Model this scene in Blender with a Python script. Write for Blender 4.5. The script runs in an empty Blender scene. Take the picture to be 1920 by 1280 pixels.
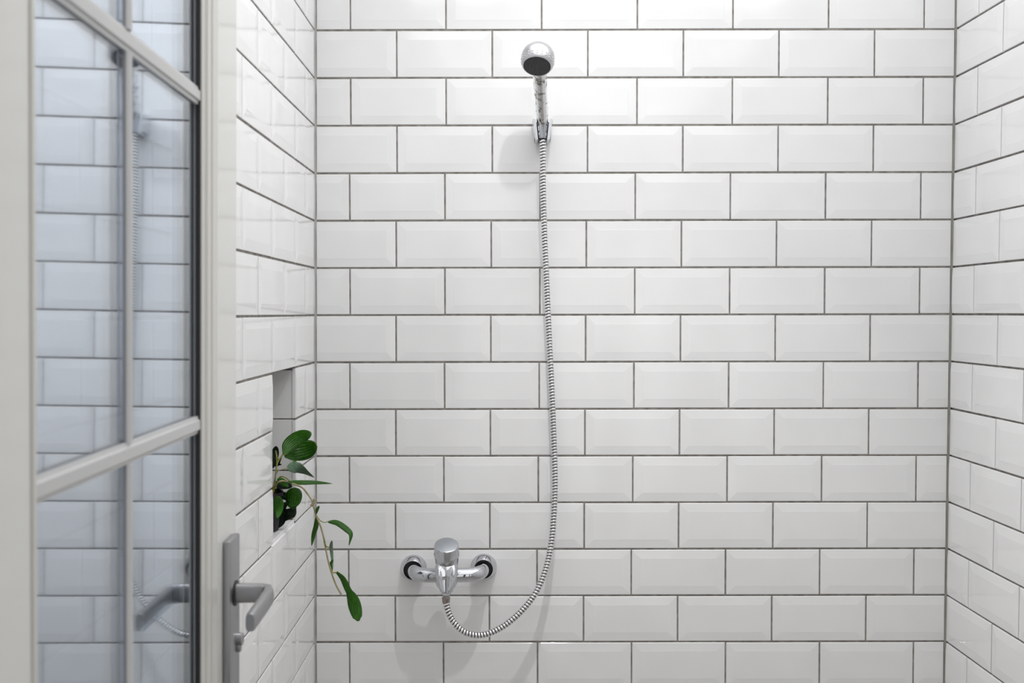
import bpy, bmesh, math, random
from mathutils import Vector, Matrix

random.seed(7)
scene = bpy.context.scene
COL = scene.collection

# ------------------------------------------------------------------ camera
F_PX = 1929.73
CAM = Vector((0.42211, -2.19791, 1.5))
ZD = 2.194882              # height of the tile course datum (row 0)
def _rot(rx, ry, rz):
    Rx = Matrix.Rotation(rx, 3, 'X'); Ry = Matrix.Rotation(ry, 3, 'Y'); Rz = Matrix.Rotation(rz, 3, 'Z')
    return Rz @ Rx @ Ry
RC = _rot(-0.028402, -0.005467, 0.000297)
cam_data = bpy.data.cameras.new('camera')
cam = bpy.data.objects.new('camera', cam_data)
COL.objects.link(cam)
cam_data.sensor_width = 36.0
cam_data.lens = F_PX / 1920 * 36
m4 = Matrix(((RC[0][0], RC[0][2], -RC[0][1], CAM.x),
             (RC[1][0], RC[1][2], -RC[1][1], CAM.y),
             (RC[2][0], RC[2][2], -RC[2][1], CAM.z),
             (0, 0, 0, 1)))
cam.matrix_world = m4
cam_data.clip_start = 0.02
cam_data.dof.use_dof = True
cam_data.dof.focus_distance = 2.17
cam_data.dof.aperture_fstop = 8.0
scene.camera = cam

# ------------------------------------------------------------------ world, lights, exposure
world = bpy.data.worlds.new('world'); scene.world = world
world.use_nodes = True
world.node_tree.nodes['Background'].inputs[0].default_value = (0.8, 0.85, 0.9, 1)
world.node_tree.nodes['Background'].inputs[1].default_value = 0.3
scene.view_settings.view_transform = 'Standard'
scene.view_settings.look = 'None'
scene.view_settings.exposure = 0.0
scene.view_settings.gamma = 1.0
scene.view_settings.use_curve_mapping = False

CEIL = 2.50
DOWN = (0.55, -0.54)       # ceiling spot above the shower
def add_light(name, kind, loc, energy, color=(1, 1, 1), rot=(0, 0, 0), **kw):
    d = bpy.data.lights.new(name, kind); d.energy = energy; d.color = color
    for k, v in kw.items(): setattr(d, k, v)
    o = bpy.data.objects.new(name, d); o.location = loc; o.rotation_euler = rot
    COL.objects.link(o); return o
# adjustable ceiling spot: wide spill plus the narrower main beam of the same lamp
add_light('shower_spot_spill', 'SPOT', (DOWN[0], DOWN[1], CEIL - 0.05), 12, (1, 0.995, 0.985),
          spot_size=math.radians(130), spot_blend=1.0, shadow_soft_size=0.012)
add_light('shower_spot_beam', 'SPOT', (DOWN[0], DOWN[1], CEIL - 0.05), 36, (1, 0.995, 0.985), (0, math.radians(-8), 0),
          spot_size=math.radians(75), spot_blend=1.0, shadow_soft_size=0.012)
add_light('added_shower_fill', 'AREA', (0.68, -0.58, CEIL - 0.035), 8.5, (0.985, 0.99, 1.0),
          shape='RECTANGLE', size=1.14, size_y=1.00)  # soft fill added over the shower, out of view
add_light('added_room_fill', 'AREA', (0.72, -2.15, CEIL - 0.035), 8.0, (1.0, 0.99, 0.985),
          shape='RECTANGLE', size=1.14, size_y=2.00)  # added overhead fill for the rest of the room
add_light('added_rear_fill', 'AREA', (0.72, -3.41, 1.2), 4.8, (0.98, 0.99, 1.0), (math.radians(90), 0, 0),
          shape='RECTANGLE', size=1.16, size_y=1.9)  # broad fill light added behind the camera

# ------------------------------------------------------------------ helpers
def unp(px, py, m):
    """point on the plane y = -m seen at pixel (px, py) of the 1920x1280 frame"""
    d = RC @ Vector(((px - 960) / F_PX, 1.0, -(py - 640) / F_PX))
    t = (-m - CAM.y) / d.y
    return CAM + d * t

def link_mesh(name, bm, mats, parent=None, smooth=False, loc=None):
    me = bpy.data.meshes.new(name)
    bm.normal_update()
    bm.to_mesh(me); bm.free()
    if not isinstance(mats, (list, tuple)): mats = [mats]
    for m in mats: me.materials.append(m)
    if smooth:
        for p in me.polygons: p.use_smooth = True
        if smooth != 'all':
            me.set_sharp_from_angle(angle=math.radians(smooth if smooth is not True else 40))
    o = bpy.data.objects.new(name, me); COL.objects.link(o)
    if parent is not None: o.parent = parent
    if loc is not None: o.location = loc
    return o

def box(bm, x0, x1, y0, y1, z0, z1, mi=0, bevel=0.0):
    vs = [bm.verts.new((x, y, z)) for x in (x0, x1) for y in (y0, y1) for z in (z0, z1)]
    F = [(0, 1, 3, 2), (4, 6, 7, 5), (0, 4, 5, 1), (2, 3, 7, 6), (0, 2, 6, 4), (1, 5, 7, 3)]
    fs = []
    for f in F:
        fc = bm.faces.new([vs[i] for i in f]); fc.material_index = mi; fs.append(fc)
    if bevel > 0:
        es = list({e for f in fs for e in f.edges})
        bmesh.ops.bevel(bm, geom=es, offset=bevel, segments=2, profile=0.5, affect='EDGES', material=-1)

def frame_at(n):
    n = n.normalized()
    a = Vector((0, 0, 1)) if abs(n.z) < 0.9 else Vector((1, 0, 0))
    u = a.cross(n).normalized(); v = n.cross(u).normalized()
    return u, v, n

def lathe(bm, origin, axis, prof, seg=40, mi=0, cap0=True, cap1=True, sx=1.0, u=None):
    """prof: list of (t along axis, radius)"""
    uu, vv, n = frame_at(axis)
    if u is not None:
        uu = (u - n * u.dot(n)).normalized(); vv = n.cross(uu)
    rings = []
    for t, r in prof:
        rings.append([bm.verts.new(origin + n * t + uu * (r * sx * math.cos(2 * math.pi * k / seg)) +
                                   vv * (r * math.sin(2 * math.pi * k / seg))) for k in range(seg)])
    for i in range(len(rings) - 1):
        for k in range(seg):
            f = bm.faces.new((rings[i][k], rings[i][(k + 1) % seg], rings[i + 1][(k + 1) % seg], rings[i + 1][k]))
            f.material_index = mi if not callable(mi) else mi(i)
    if cap0:
        f = bm.faces.new(rings[0][::-1]); f.material_index = mi if not callable(mi) else mi(0)
    if cap1:
        f = bm.faces.new(rings[-1]); f.material_index = mi if not callable(mi) else mi(len(rings) - 2)
    return rings

def catmull(pts, n):
    P = [pts[0] * 2 - pts[1]] + list(pts) + [pts[-1] * 2 - pts[-2]]
    out = []
    for i in range(1, len(P) - 2):
        p0, p1, p2, p3 = P[i - 1], P[i], P[i + 1], P[i + 2]
        for k in range(n):
            t = k / n
            out.append(0.5 * ((2 * p1) + (p2 - p0) * t + (2 * p0 - 5 * p1 + 4 * p2 - p3) * t * t +
                              (3 * p1 - p0 - 3 * p2 + p3) * t ** 3))
    out.append(P[-2].copy())
    return out

def resample(pts, step):
    L = [0.0]
    for a, b in zip(pts, pts[1:]): L.append(L[-1] + (b - a).length)
    n = max(2, int(L[-1] / step)); out = []; j = 0
    for i in range(n + 1):
        s = L[-1] * i / n
        while j < len(L) - 2 and L[j + 1] < s: j += 1
        t = (s - L[j]) / max(1e-9, L[j + 1] - L[j])
        out.append(pts[j].lerp(pts[j + 1], t))
    return out, L[-1]

def frames(pts):
    T = []
    for i in range(len(pts)):
        a = pts[max(0, i - 1)]; b = pts[min(len(pts) - 1, i + 1)]
        T.append((b - a).normalized())
    U = []
    u = frame_at(T[0])[0]
    for t in T:
        u = (u - t * u.dot(t)).normalized(); U.append(u.copy())
    return T, U

def tube(bm, pts, rad, seg=16, mi=0, cap=True, flat=1.0, u0=None):
    T, U = frames(pts)
    if u0 is not None: U = [(u0 - t * u0.dot(t)).normalized() for t in T]
    rings = []
    for i, p in enumerate(pts):
        r = rad(i / (len(pts) - 1)) if callable(rad) else rad
        v = T[i].cross(U[i])
        rings.append([bm.verts.new(p + U[i] * (r * math.cos(2 * math.pi * k / seg)) +
                                   v * (r * flat * math.sin(2 * math.pi * k / seg))) for k in range(seg)])
    for i in range(len(rings) - 1):
        for k in range(seg):
            f = bm.faces.new((rings[i][k], rings[i][(k + 1) % seg], rings[i + 1][(k + 1) % seg], rings[i + 1][k]))
            f.material_index = mi
    if cap:
        bm.faces.new(rings[0][::-1]).material_index = mi
        bm.faces.new(rings[-1]).material_index = mi

def empty(name, loc, label=None, cat=None, kind=None):
    o = bpy.data.objects.new(name, None); o.empty_display_size = 0.05
    o.location = loc; COL.objects.link(o)
    if label: o['label'] = label
    if cat: o['category'] = cat
    if kind: o['kind'] = kind
    return o

# ------------------------------------------------------------------ materials
def new_mat(name):
    m = bpy.data.materials.new(name); m.use_nodes = True
    nt = m.node_tree; b = nt.nodes['Principled BSDF']
    return m, nt, b
def bump_noise(nt, b, scale, strength, dist=0.001, detail=2, coord='Object', socket='Normal'):
    tc = nt.nodes.new('ShaderNodeNewGeometry') if coord == 'World' else nt.nodes.new('ShaderNodeTexCoord')
    nz = nt.nodes.new('ShaderNodeTexNoise'); nz.inputs['Scale'].default_value = scale
    nz.inputs['Detail'].default_value = detail
    nt.links.new(tc.outputs['Position' if coord == 'World' else coord], nz.inputs['Vector'])
    bp = nt.nodes.new('ShaderNodeBump'); bp.inputs['Strength'].default_value = strength
    bp.inputs['Distance'].default_value = dist
    nt.links.new(nz.outputs[0], bp.inputs['Height']); nt.links.new(bp.outputs[0], b.inputs[socket])
    return nz

def ramp_color(nt, b, nz, c0, c1, p0=0.35, p1=0.65):
    r = nt.nodes.new('ShaderNodeValToRGB')
    r.color_ramp.elements[0].position = p0; r.color_ramp.elements[0].color = (*c0, 1)
    r.color_ramp.elements[1].position = p1; r.color_ramp.elements[1].color = (*c1, 1)
    nt.links.new(nz.outputs[0], r.inputs[0]); nt.links.new(r.outputs[0], b.inputs['Base Color'])

# glazed white ceramic
M_TILE, nt, b = new_mat('white_glazed_ceramic')
b.inputs['Roughness'].default_value = 0.09
b.inputs['IOR'].default_value = 1.5
nz = bump_noise(nt, b, 9.0, 0.35, 0.0022, 1.5, 'World')
ramp_color(nt, b, nz, (0.81, 0.81, 0.81), (0.835, 0.835, 0.835))
# grout, dark grey cement with uneven dirt
M_GROUT, nt, b = new_mat('grey_cement_grout')
b.inputs['Roughness'].default_value = 0.85
nz = bump_noise(nt, b, 55.0, 0.5, 0.001, 4, 'World')
ramp_color(nt, b, nz, (0.16, 0.145, 0.13), (0.32, 0.30, 0.28), 0.3, 0.7)
# white upvc
M_PVC, nt, b = new_mat('white_gloss_plastic')
b.inputs['Base Color'].default_value = (0.74, 0.74, 0.715, 1)
b.inputs['Roughness'].default_value = 0.10
bump_noise(nt, b, 14.0, 0.12, 0.001, 1, 'Object')
M_BEAD, nt, b = new_mat('cream_plastic_bead')
b.inputs['Base Color'].default_value = (0.66, 0.65, 0.61, 1); b.inputs['Roughness'].default_value = 0.3
bump_noise(nt, b, 40.0, 0.1, 0.0005, 2)
M_BAR, nt, b = new_mat('white_glazing_bar')
b.inputs['Base Color'].default_value = (0.58, 0.58, 0.58, 1); b.inputs['Roughness'].default_value = 0.3
bump_noise(nt, b, 40.0, 0.1, 0.0005, 2)
M_RUBBER, nt, b = new_mat('dark_rubber')
b.inputs['Base Color'].default_value = (0.02, 0.02, 0.02, 1); b.inputs['Roughness'].default_value = 0.5
bump_noise(nt, b, 60.0, 0.2, 0.0005, 2)
M_BAR_SHADE, nt, b = new_mat('grey_bar_shade')  # shade colour for the unlit, mirrored back of the vertical bar
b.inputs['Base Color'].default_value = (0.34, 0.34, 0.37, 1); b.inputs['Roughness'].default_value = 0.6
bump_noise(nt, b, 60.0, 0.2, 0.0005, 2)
M_ALU, nt, b = new_mat('satin_aluminium')
b.inputs['Base Color'].default_value = (0.36, 0.36, 0.37, 1); b.inputs['Metallic'].default_value = 0.9
b.inputs['Roughness'].default_value = 0.33
bump_noise(nt, b, 500.0, 0.05, 0.0002, 2)
M_CHROME, nt, b = new_mat('polished_chrome')
b.inputs['Base Color'].default_value = (0.60, 0.61, 0.64, 1); b.inputs['Metallic'].default_value = 1.0
b.inputs['Roughness'].default_value = 0.045
bump_noise(nt, b, 30.0, 0.04, 0.0005, 1)
M_CHROME_WORN, nt, b = new_mat('limescaled_chrome')
b.inputs['Metallic'].default_value = 1.0
b.inputs['Roughness'].default_value = 0.1
nz = bump_noise(nt, b, 110.0, 0.5, 0.0014, 3)
ramp_color(nt, b, nz, (0.30, 0.28, 0.26), (0.86, 0.87, 0.88), 0.37, 0.48)
M_HEAD, nt, b = new_mat('silver_plated_plastic')
b.inputs['Base Color'].default_value = (0.50, 0.50, 0.52, 1); b.inputs['Metallic'].default_value = 1.0
b.inputs['Roughness'].default_value = 0.42; b.inputs['Coat Weight'].default_value = 0.5; b.inputs['Coat Roughness'].default_value = 0.05
bump_noise(nt, b, 60.0, 0.05, 0.0005, 1)
M_HOSE, nt, b = new_mat('bright_hose_chrome')
b.inputs['Base Color'].default_value = (0.90, 0.90, 0.90, 1); b.inputs['Metallic'].default_value = 1.0
b.inputs['Roughness'].default_value = 0.12
bump_noise(nt, b, 60.0, 0.05, 0.0005, 1)
M_PLATED, nt, b = new_mat('pale_plated_plastic')
b.inputs['Base Color'].default_value = (0.74, 0.76, 0.80, 1); b.inputs['Metallic'].default_value = 0.9
b.inputs['Roughness'].default_value = 0.25
bump_noise(nt, b, 60.0, 0.05, 0.0005, 1)
M_BLACK, nt, b = new_mat('black_spray_face')
b.inputs['Base Color'].default_value = (0.035, 0.035, 0.038, 1); b.inputs['Roughness'].default_value = 0.45
bump_noise(nt, b, 300.0, 0.3, 0.0005, 2)
M_GROOVE, nt, b = new_mat('black_hose_groove')
b.inputs['Base Color'].default_value = (0.006, 0.006, 0.012, 1); b.inputs['Roughness'].default_value = 0.5
bump_noise(nt, b, 100.0, 0.1, 0.0005, 2)
M_COPPER, nt, b = new_mat('worn_brass')
b.inputs['Base Color'].default_value = (0.36, 0.31, 0.27, 1); b.inputs['Metallic'].default_value = 0.9
b.inputs['Roughness'].default_value = 0.3
bump_noise(nt, b, 90.0, 0.2, 0.0005, 2)
M_POT, nt, b = new_mat('black_plastic_pot')
b.inputs['Base Color'].default_value = (0.004, 0.004, 0.004, 1); b.inputs['Roughness'].default_value = 0.6
bump_noise(nt, b, 60.0, 0.1, 0.0005, 2)
M_SOIL, nt, b = new_mat('potting_soil')
b.inputs['Roughness'].default_value = 0.95
nz = bump_noise(nt, b, 160.0, 1.0, 0.004, 4); ramp_color(nt, b, nz, (0.01, 0.008, 0.006), (0.04, 0.03, 0.02))
M_STEM, nt, b = new_mat('olive_brown_stem')
b.inputs['Roughness'].default_value = 0.55
nz = bump_noise(nt, b, 60.0, 0.3, 0.001, 3); ramp_color(nt, b, nz, (0.22, 0.20, 0.07), (0.38, 0.33, 0.20))
M_STEM_Y, nt, b = new_mat('yellow_green_stem')
b.inputs['Roughness'].default_value = 0.55
nz = bump_noise(nt, b, 60.0, 0.3, 0.001, 3); ramp_color(nt, b, nz, (0.16, 0.17, 0.01), (0.30, 0.27, 0.03))
M_WHITE, nt, b = new_mat('matt_white_paint')
b.inputs['Roughness'].default_value = 0.7
nz = bump_noise(nt, b, 80.0, 0.15, 0.001, 3, 'World'); ramp_color(nt, b, nz, (0.78, 0.78, 0.77), (0.81, 0.81, 0.80))
M_FLOOR, nt, b = new_mat('grey_stoneware')
b.inputs['Roughness'].default_value = 0.35
nz = bump_noise(nt, b, 12.0, 0.1, 0.001, 5, 'World'); ramp_color(nt, b, nz, (0.30, 0.28, 0.26), (0.42, 0.40, 0.37))
M_WOOD, nt, b = new_mat('dark_stained_wood')
b.inputs['Roughness'].default_value = 0.4
nz = bump_noise(nt, b, 25.0, 0.1, 0.001, 5); ramp_color(nt, b, nz, (0.03, 0.02, 0.013), (0.07, 0.045, 0.03))
M_LAMP, nt, b = new_mat('lamp_glow')
b.inputs['Base Color'].default_value = (0.9, 0.9, 0.9, 1)
b.inputs['Emission Color'].default_value = (1, 0.98, 0.95, 1); b.inputs['Emission Strength'].default_value = 6.0

def leaf_mat(name, dark, light, rough=0.42, vein=None):
    m, nt, b = new_mat(name)
    uv = nt.nodes.new('ShaderNodeUVMap'); uv.uv_map = 'UVMap'
    sp = nt.nodes.new('ShaderNodeSeparateXYZ'); nt.links.new(uv.outputs[0], sp.inputs[0])
    mul = nt.nodes.new('ShaderNodeMath'); mul.operation = 'MULTIPLY'; mul.inputs[1].default_value = 44.0
    nt.links.new(sp.outputs[1], mul.inputs[0])
    sn = nt.nodes.new('ShaderNodeMath'); sn.operation = 'SINE'; nt.links.new(mul.outputs[0], sn.inputs[0])
    nz = nt.nodes.new('ShaderNodeTexNoise'); nz.inputs['Scale'].default_value = 9.0
    nt.links.new(uv.outputs[0], nz.inputs['Vector'])
    ad = nt.nodes.new('ShaderNodeMath'); ad.operation = 'MULTIPLY_ADD'; ad.inputs[1].default_value = 0.22
    nt.links.new(sn.outputs[0], ad.inputs[0]); nt.links.new(nz.outputs[0], ad.inputs[2])
    r = nt.nodes.new('ShaderNodeValToRGB')
    r.color_ramp.elements[0].position = 0.35; r.color_ramp.elements[0].color = (*dark, 1)
    r.color_ramp.elements[1].position = 0.78; r.color_ramp.elements[1].color = (*light, 1)
    nt.links.new(ad.outputs[0], r.inputs[0]); nt.links.new(r.outputs[0], b.inputs['Base Color'])
    b.inputs['Roughness'].default_value = rough; b.inputs['Specular IOR Level'].default_value = 0.3
    bp = nt.nodes.new('ShaderNodeBump'); bp.inputs['Strength'].default_value = 0.3; bp.inputs['Distance'].default_value = 0.001
    nt.links.new(sn.outputs[0], bp.inputs['Height']); nt.links.new(bp.outputs[0], b.inputs['Normal'])
    return m
M_LEAF = leaf_mat('green_leaf', (0.006, 0.052, 0.0), (0.034, 0.14, 0.0))
M_LEAF_B = leaf_mat('bright_green_leaf', (0.010, 0.08, 0.0), (0.04, 0.18, 0.002))
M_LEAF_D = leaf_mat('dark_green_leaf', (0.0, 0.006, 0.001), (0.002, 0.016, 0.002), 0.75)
M_LEAF_G = leaf_mat('grey_green_leaf', (0.06, 0.12, 0.07), (0.14, 0.21, 0.14), 0.45)

# reflective double glazing: the front face mirrors part of the light, the coated rear face most of the rest
def glass_mat(name, refl, tint, gcol, rough):
    m = bpy.data.materials.new(name); m.use_nodes = True
    nt = m.node_tree; nt.nodes.clear()
    out = nt.nodes.new('ShaderNodeOutputMaterial')
    tr = nt.nodes.new('ShaderNodeBsdfTransparent'); tr.inputs[0].default_value = (*tint, 1)
    gl = nt.nodes.new('ShaderNodeBsdfGlossy'); gl.inputs['Roughness'].default_value = rough
    gl.inputs['Color'].default_value = (*gcol, 1)
    mx = nt.nodes.new('ShaderNodeMixShader'); mx.inputs[0].default_value = refl
    nt.links.new(tr.outputs[0], mx.inputs[1]); nt.links.new(gl.outputs[0], mx.inputs[2])
    nt.links.new(mx.outputs[0], out.inputs[0])
    return m
M_GLASS = glass_mat('clear_front_glass', 0.36, (0.97, 0.985, 1.0), (0.95, 0.975, 1.0), 0.03)
M_GLASS_B = glass_mat('blue_reflective_coating', 0.78, (0.50, 0.55, 0.62), (0.78, 0.85, 0.95), 0.045)

# ------------------------------------------------------------------ walls with bevelled metro tiles
P = 0.2025; Q = 0.1005407; XR = 1.35864; S = 0.007225
TR = 0.02054; TL = 0.00782            # how far the side walls open out per metre
JX = -0.028787; EV = 0.0028
R_TOP = -3; R_BOT = 22                # tile courses (row index) from ceiling to floor
GAP_U = 0.0034; GAP_V = 0.0041

tile_cache = {}
def tile_mesh(w, h, cl=False, cr=False, ct=False, cb=False, flat=False):
    key = (round(w, 4), round(h, 4), cl, cr, ct, cb, flat)
    if key in tile_cache: return tile_cache[key]
    bm = bmesh.new()
    bw = 0.0165; e = 0.0007
    def ring(l, r, b_, t, y):
        return [bm.verts.new((-w / 2 + l, -y, -h / 2 + b_)), bm.verts.new((w / 2 - r, -y, -h / 2 + b_)),
                bm.verts.new((w / 2 - r, -y, h / 2 - t)), bm.verts.new((-w / 2 + l, -y, h / 2 - t))]
    def ins(a): return (0.0 if cl else a, 0.0 if cr else a, 0.0 if cb else a, 0.0 if ct else a)
    if flat:
        rs = [ring(0, 0, 0, 0, -0.006), ring(0, 0, 0, 0, 0.0), ring(e, e, e, e, e)]
    else:
        E_ = tuple(e for _ in range(4))
        a = tuple(max(x, e * 1.2) for x in ins(bw)); c = tuple(max(x, e * 1.5) for x in ins(bw + 0.0022))
        rs = [ring(0, 0, 0, 0, -0.006), ring(0, 0, 0, 0, -0.0002), ring(*E_, 0.0005),
              ring(*a, 0.0015), ring(*c, 0.0017)]
    for i in range(len(rs) - 1):
        for k in range(4):
            bm.faces.new((rs[i][k], rs[i][(k + 1) % 4], rs[i + 1][(k + 1) % 4], rs[i + 1][k]))
    bm.faces.new(rs[-1])
    me = bpy.data.meshes.new('tile'); bm.normal_update(); bm.to_mesh(me); bm.free()
    me.materials.append(M_TILE)
    tile_cache[key] = me
    return me

def put_tile(parent, me, loc, rz, tilt=0.0):
    o = bpy.data.objects.new('tile', me); COL.objects.link(o); o.parent = parent
    j = lambda a: random.uniform(-a, a)
    o.rotation_euler = (j(0.0022), tilt + j(0.0012), rz + j(0.0012))
    o.location = (loc[0] + j(0.0002), loc[1] + j(0.0002), loc[2] + j(0.0003))
    return o

def spans(first, pitch, lo, hi):
    """joint positions first + k*pitch inside (lo, hi)"""
    js = []
    k = math.floor((lo - first) / pitch)
    x = first + k * pitch
    while x < hi + 1e-6:
        if lo + 0.012 < x < hi - 0.012: js.append(x)
        x += pitch
    return [lo] + js + [hi]

GD = -0.0016      # grout face, behind the tile lip
def wall_slab(name, bm):
    o = link_mesh(name, bm, M_GROUT); o['kind'] = 'structure'; return o

# back wall ------------------------------------------------
bm = bmesh.new(); box(bm, -0.25, 1.75, 0.0008, 0.15, 0.0, CEIL)
wall_back = wall_slab('wall_back', bm)
row_dx = {12: -0.0022, 3: 0.001, 2: 0.001, 4: -0.0008, 10: -0.0008}
tilt = -math.atan(S)
for r in range(R_TOP, R_BOT):
    zt = ZD - r * Q; zb = zt - Q
    dx = row_dx.get(r, 0.0)
    js = spans(JX + (EV + P / 2 if r % 2 == 0 else 0.0) + dx, P, 0.0, XR)
    for a, b2 in zip(js, js[1:]):
        first, last = a == 0.0, b2 == XR
        u0 = a + (0.0038 if first else GAP_U / 2); u1 = b2 - (0.0038 if last else GAP_U / 2)
        w = u1 - u0; xc = (u0 + u1) / 2
        ztop = min(zt, CEIL + 0.0) ; h = (ztop - zb) - GAP_V
        zbb = max(zb, 0.002); h = (ztop - zbb) - GAP_V
        if h < 0.012: continue
        me = tile_mesh(w, h, cl=first and w < P - 0.012, cr=last and w < P - 0.012, cb=zb < 0)
        put_tile(wall_back, me, (xc, 0, (ztop + zbb) / 2 + S * xc - (S * xc if ztop >= CEIL - 0.02 else 0)), 0.0, tilt)

# right wall -------------------------------------------------
ROOM = 3.45
ang_r = math.atan(TR)
def along_r(m, n=0.0):   # point on right wall, m from the corner, n into the room
    return Vector((XR + TR * m - n, -m, 0))
bm = bmesh.new()
a0 = along_r(-0.0, GD); a1 = along_r(ROOM, GD)
vs = []
for z in (0, CEIL):
    vs += [bm.verts.new((a0.x, 0.1, z)), bm.verts.new((a1.x, a1.y, z)), bm.verts.new((a1.x + 0.15, a1.y, z)), bm.verts.new((a0.x + 0.15, 0.1, z))]
for f in ((0, 1, 2, 3), (7, 6, 5, 4), (0, 4, 5, 1), (1, 5, 6, 2), (2, 6, 7, 3), (3, 7, 4, 0)): bm.faces.new([vs[i] for i in f])
bmesh.ops.recalc_face_normals(bm, faces=bm.faces)
wall_right = wall_slab('wall_right', bm)
right_tiles = []
for r in range(R_TOP, R_BOT):
    zt = ZD - r * Q + S * XR; zb = max(zt - Q, 0.002)
    zt = min(zt, CEIL)
    h = zt - zb - GAP_V
    if h < 0.012: continue
    js = spans((0.0 if r % 2 else P / 2) - (0.001 if r > 9 else 0), P, 0.0, ROOM)
    for a, b2 in zip(js, js[1:]):
        first, last = a == 0.0, b2 == ROOM
        u0 = a + (0.0040 if first else GAP_U / 2); u1 = b2 - GAP_U / 2
        right_tiles.append((u0, u1, zb, zt, first and (u1 - u0) < P * 0.8))
right_tiles.sort(key=lambda t: (t[0] > 2.3, 0))
near = [t for t in right_tiles if t[0] < 2.3][:296]
rest = [t for t in right_tiles if t not in near]
for (u0, u1, zb, zt, cut) in near:
    c = along_r((u0 + u1) / 2)
    put_tile(wall_right, tile_mesh(u1 - u0, zt - zb - GAP_V, cl=cut), (c.x, c.y, (zt + zb) / 2), -math.pi / 2 + ang_r)
bm = bmesh.new()
for (u0, u1, zb, zt, cut) in rest:
    c = along_r((u0 + u1) / 2)
    me = tile_mesh(u1 - u0, zt - zb - GAP_V)
    n0 = len(bm.verts); bm.from_mesh(me); bm.verts.ensure_lookup_table()
    mt = Matrix.Translation((c.x, c.y, (zt + zb) / 2)) @ Matrix.Rotation(-math.pi / 2 + ang_r, 4, 'Z')
    for v in bm.verts[n0:]: v.co = mt @ v.co
o = link_mesh('tile_field', bm, M_TILE, wall_right); o['kind'] = 'stuff'

# left wall with niche --------------------------------------
L_END = 1.70
ang_l = math.atan(TL)
def along_l(m, n=0.0):
    return Vector((TL * m + n, -m, 0))
N_R0, N_R1 = 8, 11
NZ1 = ZD - N_R0 * Q; NZ0 = ZD - N_R1 * Q + 0.004
NM0, NM1 = P + 0.001, 2 * P - 0.001
N_DEPTH = 0.105
bm = bmesh.new()
def lbox(bm, m0, m1, n0, n1, z0, z1, mi=0):
    vs = []
    for z in (z0, z1):
        for (m, n) in ((m0, n0), (m1, n0), (m1, n1), (m0, n1)):
            p = along_l(m, n); vs.append(bm.verts.new((p.x, p.y, z)))
    fs = [bm.faces.new([vs[i] for i in f]) for f in ((0, 1, 2, 3), (7, 6, 5, 4), (0, 4, 5, 1), (1, 5, 6, 2), (2, 6, 7, 3), (3, 7, 4, 0))]
    for f in fs: f.material_index = mi
lbox(bm, -0.1, NM0 - 0.004, GD, -0.2, 0, CEIL)
lbox(bm, NM1 + 0.004, L_END, GD, -0.2, 0, CEIL)
lbox(bm, NM0 - 0.004, NM1 + 0.004, GD, -0.2, NZ1 + 0.001, CEIL)
lbox(bm, NM0 - 0.004, NM1 + 0.004, GD, -0.2, 0, NZ0 - 0.006)
lbox(bm, NM0 - 0.004, NM1 + 0.004, -N_DEPTH - 0.004, -0.2, NZ0 - 0.006, NZ1 + 0.001)
bmesh.ops.recalc_face_normals(bm, faces=bm.faces)
wall_left = wall_slab('wall_left', bm)
for r in range(R_TOP, R_BOT):
    zt = min(ZD - r * Q, CEIL); zb = max(ZD - r * Q - Q, 0.002)
    h = zt - zb - GAP_V
    if h < 0.012: continue
    js = spans(0.0 if r % 2 else P / 2, P, 0.0, L_END)
    for a, b2 in zip(js, js[1:]):
        segs = [(a, b2, False, False)]
        if N_R0 <= r < N_R1:
            if b2 <= P + 0.001 or a >= 2 * P - 0.001: pass
            else:
                segs = []
                if a < P - 0.01: segs.append((a, P, False, True))
                if b2 > 2 * P + 0.01: segs.append((2 * P, b2, True, False))
        for (s0, s1, c0, c1) in segs:
            first = s0 == 0.0
            u0 = s0 + (0.0045 if first else GAP_U / 2); u1 = s1 - GAP_U / 2
            cutf = first and (u1 - u0) < P * 0.8
            if s1 == P and N_R0 <= r < N_R1: u1 = NM0 - 0.0005
            if s0 == 2 * P and N_R0 <= r < N_R1: u0 = NM1 + 0.0005
            c = along_l((u0 + u1) / 2)
            # local +x runs towards the corner
            put_tile(wall_left, tile_mesh(u1 - u0, h, cl=c1, cr=cutf or c0), (c.x, c.y, (zt + zb) / 2), math.pi / 2 + ang_l)
# flat tiles lining the niche
def flat_tile(w, h, loc, rot):
    o = bpy.data.objects.new('tile', tile_mesh(w, h, flat=True)); COL.objects.link(o); o.parent = wall_left
    o.location = loc; o.rotation_euler = rot
for k in range(3):
    zt = ZD - (N_R0 + k) * Q - (0.004 if k == 0 else 0); zb = ZD - (N_R0 + k + 1) * Q + (0.006 if k == 2 else 0)
    hh = zt - zb - 0.0025; zc = (zt + zb) / 2
    pf = along_l(NM0 - 0.002, -N_DEPTH / 2 - 0.002)
    flat_tile(N_DEPTH - 0.003, hh, (pf.x, pf.y + 0.0, zc), (0, 0, ang_l))            # faces the camera
    pn = along_l(NM1 + 0.002, -N_DEPTH / 2 - 0.002)
    flat_tile(N_DEPTH - 0.003, hh, (pn.x, pn.y, zc), (0, 0, math.pi + ang_l))
    pb = along_l((NM0 + NM1) / 2, -N_DEPTH)
    flat_tile(NM1 - NM0 - 0.002, hh, (pb.x, pb.y, zc), (0, 0, math.pi / 2 + ang_l))
pb = along_l((NM0 + NM1) / 2, -N_DEPTH / 2 - 0.001)
flat_tile(NM1 - NM0 - 0.002, N_DEPTH - 0.003, (pb.x, pb.y, NZ0), (-math.pi / 2, 0, math.pi / 2 + ang_l))

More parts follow.
